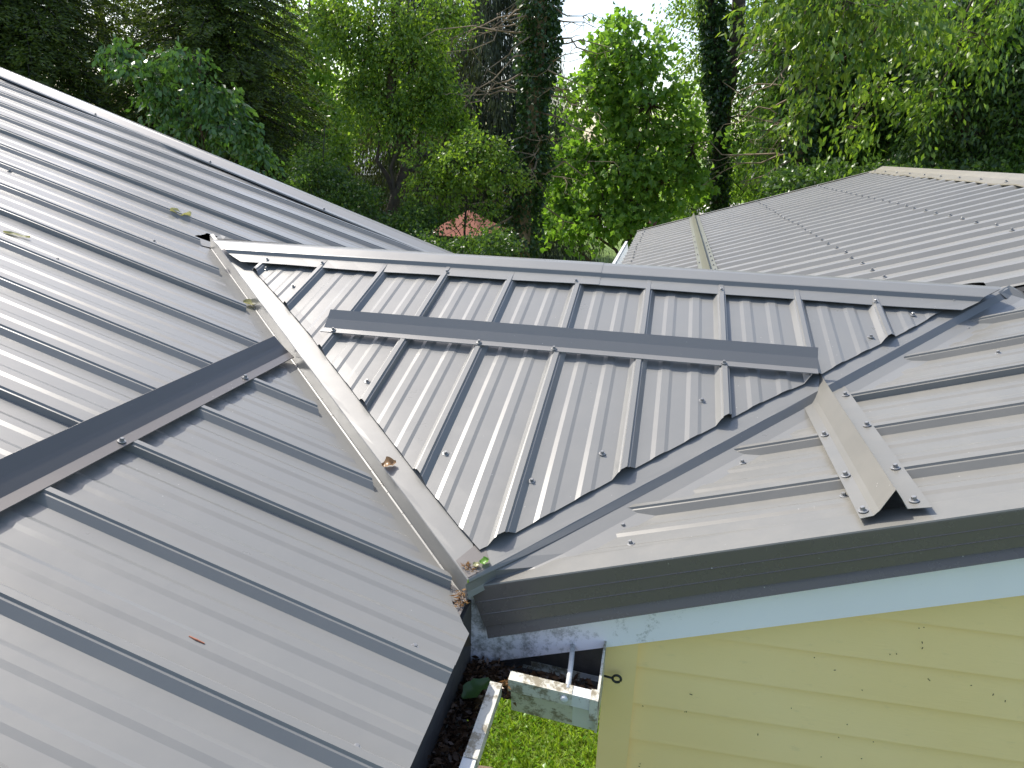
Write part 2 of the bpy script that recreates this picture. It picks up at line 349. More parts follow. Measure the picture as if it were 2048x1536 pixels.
# older sheets further up: narrower ribs
PD = .1916
yD = [4.60 + PD * k for k in range(-16, 14)]
MD = [(-.044, 0), (-.025, .019), (-.006, .0215), (.006, .0215), (.026, .019), (.048, 0)]
prof, hf = rib_profile(yD, 1.462, 7.02, minor=False, maj=MD)
cutD = interp([(1.4, 1.40), (1.52, 1.40), (2.6, .02), (2.7, -.005), (7.1, -.005)])
farD = lambda y: 7.28 - 0
D = sheet('roof_sheet', PB, prof, hf, cutD, lambda s_: 2.40, [1.52, 2.6], M['steel_old'], hb, lift=.012, wob=.001); D['label'] = 'older roof sheets with closely spaced ribs'
screws([PB(1.77 + random.uniform(-.008, .008), y, .034) for y in yD if 1.6 < y < 7], NB, D, 1.25)
screws([PB(1.205 + random.uniform(-.008, .008), y, .034) for y in yD if 1.6 < y < 7], NB, D, 1.15)
screws([PB(.075 + random.uniform(-.01, .01), y, .034) for y in yD if 2.9 < y < 7], NB, D, 1.15)
m = MB(); m.quad(PB(.03, .06, -.05), PB(2.4, .06, -.05), PB(2.4, 7.0, -.05), PB(.03, 7.0, -.05)); m.build('roofing_felt', M['felt'], hb)
m = MB(); m.prism([PB(1.33, 1.40, -.004), PB(2.4, 1.40, -.004), PB(2.4, 1.47, -.004), PB(1.33, 1.47, -.004)], NB * .010); m.build('seam_backing', M['felt'], hb)
# other slope and ridge cap
xr = 2.40; zr = TB * xr
def PR(dx, y, h): return Vector((xr + dx, y, zr - abs(dx) * TB + h / NB.z))
m = MB(); m.quad(PR(0, .014, 0), PR(2.6, .014, 0), PR(2.6, 7.02, 0), PR(0, 7.02, 0)); m.build('back_slope', M['steel_old'], hb)
rings = []
for y in list(np.linspace(.01, 7.03, 40)):
    e = .004 * math.sin(y * 9) + .003 * math.sin(y * 23)
    rings.append([PR(-.150, y, .030 + e), PR(-.148, y, .037 + e), PR(-.075, y, .040), PR(-.055, y, .048), PR(-.02, y, .056), PR(.02, y, .056), PR(.055, y, .048), PR(.15, y, .036)])
m = MB(); m.sweep(rings); rc = m.build('ridge_cap', M['beige'], hb)
screws([PR(-.12, y, .039) for y in np.arange(1.9, 7, .383)], NB, rc, 1.2)
# far gable edge trim and eave gutter of the old sheets
m = MB(); m.sweep([[PB(x, 7.00, .036), PB(x, 7.035, .038), PB(x, 7.04, -.12)] for x in (-.01, 1.2, 2.4)]); m.build('rake_trim', M['steel_old'], hb)
gD = MB(); gD.sweep([[Vector((-.11 - o_ * 1.0, y, z_ + .065)) for o_, z_ in sec] for y in (2.4, 4.5, 6.55)]); solid(gD.build('gutter', M['gutter_clean'], hb), .0015, 0)
m = MB(); m.box((-.012, 2.3, -.16), (.004, 7.0, -.015)); m.build('fascia', M['fascia'], hb)
# guard on the new sheets: inverted V with flanges
def vguard(name, xs, y0s, y1s, mat, n=2):
    m = MB(); rings = []
    for k in range(n + 1):
        f = k / n; rings.append([PB(x, y0s[i] + (y1s[i] - y0s[i]) * f, h) for i, (x, h) in enumerate(xs)])
    m.sweep(rings); return solid(m.build(name, mat, hb), .0009, 0)
XS = [(.719, .0205), (.741, .0213), (.752, .0285), (.766, .0420), (.783, .0590), (.790, .0400), (.795, .0215), (.832, .0205)]
gB = vguard('snow_guard', XS, [.057, .060, .062, .067, .072, .072, .068, .064], [.700, .720, .740, .770, .800, .805, .815, .822], M['steel_b'])
gB['label'] = 'short peaked snow guard screwed down on both sides'
screws([PB(x, y, .0215) for x, y in [(.731, .454), (.731, .232), (.729, .080), (.820, .689), (.820, .469), (.818, .233), (.812, .092)]], NB, gB, 1.05)
xo = .535
XD = [(xo, .035), (xo + .022, .036), (xo + .038, .052), (xo + .058, .080), (xo + .062, .056), (xo + .066, .036), (xo + .100, .035)]
gD2 = vguard('snow_guard', XD, [2.2] * 7, [6.93, 6.95, 6.97, 7.0, 6.97, 6.96, 6.95], M['olive'], 6); gD2['label'] = 'olive grey peaked snow guard on the older sheets'
screws([PB(xo + .011, y + .03, .037) for y in yD[::2] if 2.9 < y < 5.2] + [PB(xo + .086, y, .037) for y in yD[::1] if 2.9 < y < 4.6], NB, gD2, .8)
# near rake trim: one metal, the face's shade is put into its colour
FT = [(.0012, .0055), (0, .0), (-.002, -.030), (-.0032, -.0315), (-.0022, -.033), (-.0035, -.060), (-.0047, -.0615), (-.0037, -.063), (-.005, -.090), (-.0005, -.0935), (-.009, -.117), (.004, -.119)]
GY = lambda x: .009 + .037 * x                 # the gable is a little out of square
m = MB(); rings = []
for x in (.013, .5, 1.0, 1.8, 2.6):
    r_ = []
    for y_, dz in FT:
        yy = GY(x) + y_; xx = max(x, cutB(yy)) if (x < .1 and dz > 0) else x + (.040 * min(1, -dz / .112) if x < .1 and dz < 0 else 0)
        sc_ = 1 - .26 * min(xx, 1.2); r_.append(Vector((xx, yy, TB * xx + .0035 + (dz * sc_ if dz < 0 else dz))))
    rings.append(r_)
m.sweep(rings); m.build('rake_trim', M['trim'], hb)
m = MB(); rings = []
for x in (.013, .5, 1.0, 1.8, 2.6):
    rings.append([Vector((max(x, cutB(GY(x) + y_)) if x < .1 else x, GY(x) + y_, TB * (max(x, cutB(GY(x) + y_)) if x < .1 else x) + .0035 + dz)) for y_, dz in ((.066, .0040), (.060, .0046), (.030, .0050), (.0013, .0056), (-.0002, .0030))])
m.sweep(rings); m.build('trim_flange', M['steel_b'], hb)  # same metal as the trim face, in a lighter tone for the sunlit top
# fascia board, siding, corner board
FY = lambda x: .024 + .037 * x
fb = lambda x: -.190 + .322 * x
m = MB(); m.prism([Vector((-.008, FY(0), fb(-.008))), Vector((2.6, FY(2.6), fb(2.6))), Vector((2.6, FY(2.6), TB * 2.6 - .02)), Vector((-.008, FY(0), TB * -.008 - .02))], Vector((0, .018, 0)))
fo = m.build('fascia', M['fascia'], hb)
def fascia_mat():
    m_, t, p, o = newmat('white_fascia_mildewed_at_its_low_end'); co = coords(t)
    sx = N(t, 'ShaderNodeSeparateXYZ'); t.links.new(co, sx.inputs[0])
    mr = N(t, 'ShaderNodeMapRange'); mr.inputs[1].default_value = 0.05; mr.inputs[2].default_value = 0.62; mr.inputs[3].default_value = 0.17; mr.inputs[4].default_value = -0.06
    t.links.new(sx.outputs[0], mr.inputs[0])
    sp = noise(t, co, 34, 8, 0.78); ad = N(t, 'ShaderNodeMath', operation='ADD'); t.links.new(sp, ad.inputs[0]); t.links.new(mr.outputs[0], ad.inputs[1])
    f = ramp(t, ad.outputs[0], [(0.60, (0, 0, 0)), (0.76, (.75, .75, .75))])
    a = ramp(t, noise(t, co, 3, 3), [(0.3, (.84, .80, .84)), (0.7, (.90, .87, .92))])
    t.links.new(mixc(t, f, a, (.10, .09, .07)), p.inputs['Base Color']); p.inputs['Roughness'].default_value = .5; return m_
fo.data.materials[0] = fascia_mat()
SY = lambda x: .060 + .037 * x
m = MB(); lap = .093; k = -9
while True:
    zb = -.16 - lap * k; zt = zb + lap
    k += 1
    if zb > .75: continue
    if zt < GZ: break
    ln = lambda z: (z + .10) / TB
    xb, xt = max(.349, ln(zb)), max(.349, ln(zt))
    if xb > 3.2: continue
    P_ = lambda x, z, d_: Vector((x, SY(x) + d_, z))
    m.poly([P_(xb, zb, 0), P_(3.2, zb, 0), P_(3.2, zt, .012), P_(xt, zt, .012)])
    m.poly([P_(xb, zb, 0), P_(xb, zb + .002, .014), P_(3.2, zb + .002, .014), P_(3.2, zb, 0)])
m.build('siding', M['siding'], hb)
m = MB(); m.prism([Vector((.287, .056, GZ)), Vector((.352, .058, GZ)), Vector((.352, .058, .0)), Vector((.287, .056, -.02))], Vector((0, .03, 0))); m.build('corner_board', M['siding'], hb)
m = MB(); m.box((.29, .30, GZ), (5.0, 6.8, -.02)); m.poly([Vector((.289, .06, GZ)), Vector((.289, .30, GZ)), Vector((.289, .30, 0)), Vector((.289, .06, 0))]); m.build('wall', M['siding'], hb)
# eye bolt in the corner board
m = MB(); c0 = Vector((.3155, .040, -.172)); pts = [c0 + Vector((math.cos(a) * .0085, math.sin(a) * .001, math.sin(a) * .0075)) for a in np.linspace(math.pi * 1.02, math.pi * 2.98, 20)]
m.tube(pts, .0026, 8); m.tube([c0 + Vector((-.0085, 0, 0)), c0 + Vector((-.018, .001, 0)), c0 + Vector((-.026, .002, 0))], .0024, 8)
m.build('eye_bolt', plain('black_iron', (.02, .02, .02), .5), hb, True)
# =================================================================== SADDLE ROOF
sd = empty('saddle_roof', (0, .6, H0), 'small triangular ribbed metal saddle roof in the valley between the two buildings', 'roof')
xC = [-1.3148 + P * k for k in range(0, 13)]
lo_ = interp([(-1.30, 1.262), (-1.183, 1.187), (-1.084, 1.108), (-.886, .929), (-.70, .755), (-.611, .664), (-.373, .431), (-.152, .215), (-.035, .104), (.019, .057), (.078, .109), (.257, .292), (.453, .485), (.626, .653), (.714, .726), (.829, .844), (.943, .95), (1.062, 1.063), (1.135, 1.141), (1.26, 1.262)])
prof, hf = rib_profile(xC, -1.29, 1.25, seams=[xC[4], xC[8]], side=-1)
Cs = sheet('roof_sheet', PC, prof, hf, lo_, lambda s_: 1.268, [-1.183, -1.084, -.886, -.70, -.373, .019, .257, .453, .714, .943, 1.135], M['steel'], sd, swap=True, lift=.005, wob=.0006)
solid(Cs, .0007, 1)
screws([PC(x, y, .0056) for x, y in [(-1.063, 1.139), (-.902, 1.032), (-.434, .559), (-.134, .318), (.085, .263), (.23, .378), (.457, .615), (.926, .984), (1.068, 1.126)]], NC, Cs, .95)
# back slope of the saddle
m = MB()
def PCB(x, y, h): return Vector((x, y, H0 + TG * (2 * YR - y))) + NCB * h
m.poly([PCB(-1.30, YR, .004), PCB(1.22, YR, .004), PCB(.02, 2.42, .004)]); m.build('back_sheet', M['steel'], sd)
# valley flashing: raised pan, upstand, flange tucked under the neighbouring sheets
V0 = Vector((.014, -.012)); LE = Vector((-1.455, 1.397)); RE = Vector((1.397, 1.345))
def flash(E, PF, side):
    m = MB(); n = 30; rings = []; d_ = (E - V0).normalized(); o_ = Vector((-d_.y, d_.x)) * side   # o_ points outwards
    for k in range(n + 1):
        f = k / n; q = V0 + (E - V0) * f
        w_ = .0006 * math.sin(k * 2.1) + .0004 * math.sin(k * 5.3)
        inn = q - o_ * max(.004, min(.14, .02 + f * .95, (1.285 - q.y) / abs(o_.y))); 
        if side > 0 and inn.x > .016: inn = Vector((.016, inn.y))
        if side < 0 and inn.x < .016: inn = Vector((.016, inn.y))
        top = PC(q.x, q.y); ft = PF(q.x, q.y); ft2 = Vector((q.x, q.y, ft.z + .0005)); lf = 0 if side > 0 else max(0, H0 - .004 - (.011 + .010 * min(1, max(q.x, 0) / .5))); ft2.z += lf; ln_ = 0 if side > 0 else .62 * (H0 - .004 - lf) * min(1, f * 12)
        wf = .085 if side > 0 else max(.003, min(.085, .004 + f * 1.3, (q.y - .030) / max(1e-6, -o_.y)))
        ou = q + o_ * wf
        rings.append([PC(inn.x, inn.y, 0), PC(q.x - o_.x * .012, q.y - o_.y * .012, .0002), top + Vector((0, 0, .0002 + w_ * .4)), Vector((q.x + o_.x * .0015, q.y + o_.y * .0015, top.z - .0015)),
                      ft2 + Vector((o_.x * (.003 + ln_), o_.y * (.003 + ln_), .001 - ln_ * .5 * TB)), PF(q.x + o_.x * (.006 + ln_), q.y + o_.y * (.006 + ln_), -.0015 + lf * .92), PF(q.x + (ou.x - q.x) * .62, q.y + (ou.y - q.y) * .5, -.0015 + lf * .35), PF(ou.x, ou.y, -.0022)])
    m.sweep(rings); return m
fl = flash(LE, PA, 1).build('valley_flashing', M['steel'], sd)
fr = flash(RE, PB, -1).build('valley_flashing', M['steel'], sd)
# corner where both flashings meet, running out over the eave
m = MB(); m.quad(PC(.013, -.010, .0015), PC(.05, .026, .0012), PC(.017, .09, .001), PC(-.022, .026, .0015)); 
m.poly([Vector((-.035, .022, .0105)), Vector((.013, -.014, .0015)), Vector((.013, -.035, -.003)), Vector((.010, -.088, -.012)), Vector((-.012, -.05, -.0015)), Vector((-.030, .0, .006))])
m.build('valley_flashing', M['guard'], sd)
# dark timber body of the saddle so nothing shows through
m = MB(); q = [Vector((V0.x, V0.y + .02, 0)), Vector((RE.x - .03, RE.y - .01, 0)), Vector((0, 2.45, 0)), Vector((LE.x + .03, LE.y - .01, 0))]
m.poly([PC(.014, .02, -.006), PC(1.37, 1.335, -.006), PC(-1.43, 1.378, -.006)]); m.build('roofing_felt', M['felt'], sd)
# ridge cap in two lengths
def cap(x0f, x1f, dh, name):
    m = MB(); S = [(1.150, .0205), (1.151, .0215), (1.203, .0235), (1.2055, .0255), (1.2125, .0345), (1.216, .0355), (1.262, .0385), (1.273, .0375)]
    B_ = [(YR * 2 - y, h) for y, h in reversed(S)]
    n = 14; rings = []
    for k in range(n + 1):
        f = k / n; r = []
        for y, h in S:
            x = x0f(y) + (x1f(y) - x0f(y)) * f; e = (.0022 * math.sin(x * 4.1 + 1) + .0012 * math.sin(x * 11)) * (1.21 - y) / .06 if y < 1.21 else 0
            r.append(PC(x, y, h + dh + e))
        for y, h in B_:
            a_, b_ = x0f(2 * YR - y), x1f(2 * YR - y); a_ = a_ if a_ > -.5 else 2 * x0f(YR) - a_ if False else a_; x = a_ + (b_ - a_) * f; r.append(PCB(x, y, h + dh))
        rings.append(r)
    m.sweep(rings); return m.build(name, M['steel'], sd)
xl = lambda y: -(1.165 + (min(y, YR) - 1.15) * 1.55); xm = lambda y: .127; xm2 = lambda y: .120; xrr = lambda y: 1.205 + (min(y, YR) - 1.15) * 1.15
c1 = cap(xl, xm, .0013, 'ridge_cap'); c2 = cap(xm2, xrr, 0, 'ridge_cap')
screws([PC(x, y, .024) for x, y in [(-1.072, 1.172), (-.859, 1.174), (-.395, 1.17), (.05, 1.165)]], NC, c1, .9)
screws([PC(x, y, .0228) for x, y in [(.513, 1.17), (.967, 1.16)]], NC, c2, .9)
# torn end of the flashing where the opening shows black
m = MB(); m.quad(PA(-1.55, 1.436, .003), PA(-1.49, 1.440, .004), PA(-1.43, 1.39, .003), PA(-1.50, 1.36, .0)); m.quad(PA(-1.455, 1.445, .046), PA(-1.425, 1.43, .052), PA(-1.40, 1.375, .05), PA(-1.435, 1.38, .046))
m.build('flashing_end', M['steel_b'], sd)
m = MB(); m.poly([PB(1.37, 1.31, .045), PB(1.42, 1.37, .044), PB(1.465, 1.395, .004), PB(1.45, 1.34, .002), PB(1.40, 1.30, .003)]); m.build('flashing_end', M['steel_b'], sd)
# guard on the saddle
m = MB(); z0 = H0 + TG * .765 + .026 / NC.z; d = Vector((0, .032, .050)); fo_ = Vector((0, -.021, -.021 * TG))
rings = []
for x in (-.66, -.2, .3, .752):
    b = Vector((x, .765, z0)); e = Vector((-.004 if x < -.6 else 0, 0, 0))
    rings.append([b + fo_ + Vector((0, 0, -.002)), b + fo_ + e, b + Vector((0, -.001, .0003)), b + d * .5 + Vector((.004 if x < -.6 else 0, .001, 0)), b + d + Vector((.008 if x < -.6 else 0, 0, 0)), b + d + Vector((.008 if x < -.6 else 0, .003, -.001))])
m.sweep(rings); m.quad(Vector((-.66, .7655, z0 - .0012)), Vector((.752, .7655, z0 - .0012)), Vector((.752, .792, z0 - .0012 + .0265 * TG)), Vector((-.66, .792, z0 - .0012 + .0265 * TG))); gC = solid(m.build('snow_guard', M['guard_c'], sd), .0008, 0)  # the quad is an unseen rear flange, added to block sun underneath
screws([Vector((x, .753, z0 - .012 * TG + .0008)) for x in (-.624, -.171, .048, .512)], NC, gC, .95)
# =================================================================== vegetation
def leaves(name, Pn, Dn, size, wr, mat, parent=None, fold=0.25, shape='kite'):
    n = len(Pn); Dn = Dn / np.linalg.norm(Dn, axis=1, keepdims=True)
    r = rng.normal(size=(n, 3)); r[:, 2] *= .45
    S = np.cross(Dn, r); S /= (np.linalg.norm(S, axis=1, keepdims=True) + 1e-9); U = np.cross(S, Dn)
    size = np.asarray(size).reshape(-1, 1) * np.ones((n, 1)); mid = Pn + Dn * size * .45
    if shape == 'maple':
        q = [Pn, mid * .45 + Pn * .55 + S * size * wr * .75 - U * size * fold * .3, mid + S * size * wr * 1.05 - U * size * fold, mid + Dn * size * .12 + S * size * wr * .4, Pn + Dn * size,
             mid + Dn * size * .12 - S * size * wr * .4, mid - S * size * wr * 1.05 - U * size * fold, mid * .45 + Pn * .55 - S * size * wr * .75 - U * size * fold * .3]
        k = 8; idx = np.array([[0, 1, 2], [0, 2, 3], [0, 3, 4], [0, 4, 5], [0, 5, 6], [0, 6, 7]])
    else:
        q = [Pn, mid + S * size * wr - U * size * fold * wr * 1.5, Pn + Dn * size - U * size * fold * .5, mid - S * size * wr - U * size * fold * wr * 1.5]
        k = 4; idx = np.array([[0, 1, 2], [0, 2, 3]])
    V = np.stack(q, axis=1).reshape(-1, 3)
    F = (idx[None] + (np.arange(n) * k)[:, None, None]).reshape(-1)
    me = bpy.data.meshes.new(name); me.vertices.add(len(V)); me.vertices.foreach_set('co', V.astype(np.float32).ravel())
    nf = len(F) // 3; me.loops.add(len(F)); me.loops.foreach_set('vertex_index', F.astype(np.int32))
    me.polygons.add(nf); me.polygons.foreach_set('loop_start', np.arange(nf, dtype=np.int32) * 3); me.polygons.foreach_set('loop_total', np.full(nf, 3, np.int32))
    me.update(calc_edges=True); return link(name, me, mat, parent)
def wander(a, b, n=5, j=.08):
    a, b = Vector(a), Vector(b); l = (b - a).length; pts = []
    for k in range(n + 1):
        f = k / n; p_ = a.lerp(b, f)
        if 0 < k < n: p_ += Vector((random.gauss(0, j), random.gauss(0, j), random.gauss(0, j))) * l * .5
        pts.append(p_)
    return pts
def crown(blobs, ncl, per, size, spray, droop, shell=.5):
    """leaf points grouped in sprays spread through the blobs"""
    Pn, Dn, cl = [], [], []
    vol = np.array([b[1][0] * b[1][1] * b[1][2] for b in blobs]) ** .75; vol /= vol.sum()
    for (c, r), f in zip(blobs, vol):
        m_ = max(2, int(ncl * f)); d_ = rng.normal(size=(m_, 3)); d_ /= np.linalg.norm(d_, axis=1, keepdims=True)
        rad = rng.uniform(shell, 1.0, size=(m_, 1)) ** .7; q = np.array(c) + d_ * rad * np.array(r)
        cl.append((np.array(c), q))
        ax = d_ * np.array([1, 1, .6]) + rng.normal(size=(m_, 3)) * .45; ax[:, 2] -= droop * .6; ax /= np.linalg.norm(ax, axis=1, keepdims=True)
        s_ = rng.uniform(-.5, .5, size=(m_, per, 1)) * spray
        jit = rng.normal(size=(m_, per, 3)) * spray * .17
        pts = q[:, None] + ax[:, None] * s_ + jit; pts[:, :, 2] -= (s_[:, :, 0] + spray * .5) ** 2 * droop / max(spray, .01) * .5
        dd = ax[:, None] * .7 + rng.normal(size=(m_, per, 3)) * .55; dd[:, :, 2] -= droop
        Pn.append(pts.reshape(-1, 3)); Dn.append(dd.reshape(-1, 3))
    return np.concatenate(Pn), np.concatenate(Dn), cl
def tree(name, label, base, top, r0, blobs, ncl, per, size, wr, leaf, cat='tree', bark='bark', spray=.5, droop=.5, shell=.5, group=None, extra=None, twigs=True, shape='kite', fold=.25, lean=.05):
    base = Vector(base); top = Vector(top); root = empty(name, base, label, cat, group)
    m = MB(); tp = wander(base, top, 7, lean * .5); m.tube(tp, [r0 * (1 - .75 * k / 7) for k in range(8)], 9)
    for c, r in blobs:
        c = Vector(c); f = min(max((c.z - .25 * (top.z - base.z) - base.z) / max(top.z - base.z, .1), .12), .92); i = int(f * 7); a = tp[i].lerp(tp[min(i + 1, 7)], f * 7 - i)
        rr_ = r0 * (1 - .75 * f) * .42; m.tube(wander(a, c, 5, .1), [rr_ * (1 - .14 * k) for k in range(6)], 6, False)
    Pn, Dn, cl = crown(blobs, ncl, per, size, spray, droop, shell)
    if twigs:
        for c, q in cl:
            for p_ in q[::max(1, len(q) // 45)]: m.tube(wander(c, p_, 2, .12), [.012, .007, .003], 3, False)
    if extra: extra(m)
    t_ = m.build('trunk', M[bark], root, True)
    sz = size * rng.uniform(.65, 1.2, size=len(Pn)); leaves('crown', Pn, Dn, sz, wr, L[leaf], root, fold, shape)
    return root
def ppm(Y): return FP / (Y - CAM.y)       # photo pixels per metre at depth Y
def blob(u, v, ru, rv, Y, dy=None):
    p_ = at(u, v, Y); s_ = 1.0 / ppm(Y); return (tuple(p_), (ru * s_, dy if dy else ru * s_ * .8, rv * s_))
def gp(u, Y): p_ = at(u, 500, Y); return (p_.x, p_.y, GZ)
def zpt(u, v, Y): return tuple(at(u, v, Y))
# maple in the middle
Y = 14.0
tree('maple_tree', 'bright green young maple with a thin trunk, right of the thick ivy covered trunk', gp(1268, Y), zpt(1262, 90, Y), .11,
     [blob(1265, 110, 90, 70, Y), blob(1180, 200, 75, 60, Y), blob(1300, 210, 90, 70, Y), blob(1385, 300, 60, 60, Y), blob(1150, 320, 60, 50, Y), blob(1240, 330, 80, 60, Y, 1.0), blob(1330, 360, 75, 45, Y),
      blob(1130, 400, 50, 40, Y), blob(1200, 430, 85, 40, Y, 1.1), blob(1300, 430, 60, 30, Y), blob(1130, 460, 40, 20, Y, .6)], 400, 22, .165, .36, 'maple', spray=.55, droop=.45, shape='maple')
# leafy tree left of centre
Y = 12.5
tree('cherry_tree', 'tall leafy tree with a bare lower trunk standing left of the ivy covered trunk', gp(792, Y), zpt(770, -250, Y), .17,
     [blob(740, 60, 95, 90, Y), blob(820, 120, 90, 70, Y), blob(715, 180, 60, 45, Y), blob(790, 220, 90, 45, Y), blob(870, 190, 70, 45, Y), blob(900, 255, 55, 30, Y), blob(670, 30, 55, 50, Y), blob(880, 20, 60, 50, Y), blob(680, 300, 50, 35, Y)],
     560, 42, .085, .26, 'mid', spray=.55, droop=.6, shell=.35)
# understorey saplings
Y = 11.0
tree('sapling', 'thin leafy sapling in front of the red roofed shelter', gp(925, Y), zpt(930, 260, Y), .035,
     [blob(930, 330, 90, 35, Y), blob(870, 370, 70, 35, Y), blob(900, 425, 35, 16, Y, .3), blob(975, 415, 30, 18, Y, .3), blob(1000, 340, 60, 45, Y), blob(960, 290, 60, 30, Y), blob(850, 310, 40, 30, Y)], 280, 26, .07, .28, 'mid', bark='bark_dark', spray=.35, droop=.5)
Y = 11.5
tree('sapling', 'low leafy sapling behind the far gable edge of the left roof', gp(655, Y), zpt(650, 250, Y), .03,
     [blob(620, 340, 55, 45, Y), blob(700, 390, 50, 35, Y)], 150, 26, .065, .28, 'mid', bark='bark_dark', spray=.35, droop=.5)
# ivy hedge
def ivy_cloud(name, label, blobs, n, cat, leaf='ivy', size=.06, base=None):
    root = empty(name, base or (blobs[0][0][0], blobs[0][0][1], GZ), label, cat)
    Pn, Dn, cl = crown(blobs, n // 22, 22, size, .3, .4, .35); leaves('foliage', Pn, Dn, size * rng.uniform(.6, 1.2, len(Pn)), .34, L[leaf], root)
    m = MB()
    for c, q in cl:
        for p_ in q[::max(1, len(q) // 12)]: m.tube(wander((c[0], c[1], GZ), p_, 4, .08), [.012, .01, .008, .006, .004], 4, False)
    m.build('stem', M['bark_dark'], root); return root
Y = 9.5
ivy_cloud('shrub', 'low ivy covered shrub under the red roofed shelter', [blob(820, 490, 70, 26, Y, .7), blob(900, 505, 80, 26, Y, .7), blob(985, 490, 60, 34, Y, .7), blob(940, 545, 120, 35, Y, .8)], 13000, 'shrub', 'dark', .055)
Y = 10.5
ivy_cloud('shrub', 'dark shrub at the foot of the leafy tree behind the left roof edge', [blob(765, 450, 40, 22, Y, .7), blob(700, 400, 60, 40, Y, .7), blob(830, 440, 50, 35, Y, .7), blob(640, 360, 50, 40, Y, .7)], 11000, 'shrub', 'dark', .06)
# ivy covered trunk with dead branches
def ivy_trunk(label, pts, r, n, Y, name='ivy_covered_tree', dead=26, side=1.0, lsize=.075):
    root = empty(name, pts[0], label, 'tree'); m = MB(); P3 = [Vector(p_) for p_ in pts]
    m.tube(P3, [r * .6 * (1 - .35 * k / (len(P3) - 1)) for k in range(len(P3))], 9)
    for k in range(dead):
        f = random.uniform(.25, 1); i = min(int(f * (len(P3) - 1)), len(P3) - 2); a = P3[i].lerp(P3[i + 1], random.random())
        th = random.uniform(0, 2 * math.pi); ln = random.uniform(.9, 2.2); dv = Vector((math.cos(th) * side, math.sin(th) * .5, random.uniform(-.55, .15)))
        br = wander(a, a + dv * ln, 5, .1); m.tube(br, [.022, .018, .014, .011, .007, .004], 4, False)
        for q_ in range(5):
            s_ = br[random.randint(2, 5)]; m.tube(wander(s_, s_ + Vector((random.gauss(0, .25), random.gauss(0, .2), random.uniform(-.35, .1))), 3, .15), [.008, .006, .004, .003], 3, False)
    m.build('trunk', M['deadwood'] if dead > 10 else M['bark_dark'], root)
    ks = rng.uniform(0, len(P3) - 1.001, n); i = ks.astype(int); f = (ks - i)[:, None]; arr = np.array([tuple(p_) for p_ in P3]); c = arr[i] * (1 - f) + arr[i + 1] * f
    th = rng.uniform(0, 2 * np.pi, n); lump = 1 + .35 * np.sin(c[:, 2] * 3.1) * np.sin(th * 2 + c[:, 2]); rad = r * lump * rng.uniform(.55, 1.12, n)
    Pn = c + np.stack([np.cos(th) * rad, np.sin(th) * rad, rng.normal(size=n) * .03], 1); Dn = np.stack([np.cos(th) * .7, np.sin(th) * .7, -np.ones(n) * .7], 1) + rng.normal(size=(n, 3)) * .35
    leaves('foliage', Pn, Dn, lsize * rng.uniform(.6, 1.25, n), .42, L['ivy'], root); return root
Y = 12.0
ivy_trunk('thick ivy covered trunk with broken dead branches, left of the young maple', [gp(1040, Y), zpt(1045, 430, Y), zpt(1062, 300, Y), zpt(1070, 160, Y), zpt(1080, 20, Y), zpt(1085, -160, Y)], .30, 12000, Y, dead=44)
Y = 16.0
ivy_trunk('ivy covered trunk, left stem of the forked pair right of the young maple', [gp(1432, Y), zpt(1436, 420, Y), zpt(1434, 250, Y), zpt(1432, 120, Y), zpt(1424, 0, Y), zpt(1420, -150, Y)], .22, 8000, Y, dead=8, lsize=.09)
m = MB(); fk = empty('forked_tree', gp(1446, 16.3), 'bare brown leaning stem crossing the ivy covered trunk right of the young maple', 'tree')
m.tube([gp(1446, 16.3), zpt(1440, 300, 16.3), zpt(1446, 210, 16.3), zpt(1470, 110, 16.3), zpt(1478, 0, 16.3), zpt(1480, -150, 16.3)], [.24, .2, .19, .16, .14, .1], 10)
m.tube([zpt(1455, 165, 16.3), zpt(1490, 95, 16.3), zpt(1520, 40, 16.3), zpt(1560, -40, 16.3)], [.1, .08, .06, .04], 7)
for k in range(26):
    a = Vector(zpt(1450, random.uniform(-20, 330), 16.3)); m.tube(wander(a, a + Vector((random.uniform(-1.6, 1.6), random.gauss(0, .4), random.uniform(-.3, .7))), 5, .1), [.02, .016, .012, .009, .006, .004], 4, False)
m.build('trunk', M['bark'], fk, True)
Pn, Dn, cl = crown([blob(1400, 120, 40, 50, 16.3), blob(1520, 200, 70, 80, 16.3), blob(1400, 20, 70, 30, 16.3), blob(1530, 60, 60, 60, 16.3), blob(1480, 330, 60, 60, 16.3)], 420, 26, .09, .5, .6)
leaves('crown', Pn, Dn, .09 * rng.uniform(.7, 1.2, len(Pn)), .27, L['mid'], fk)
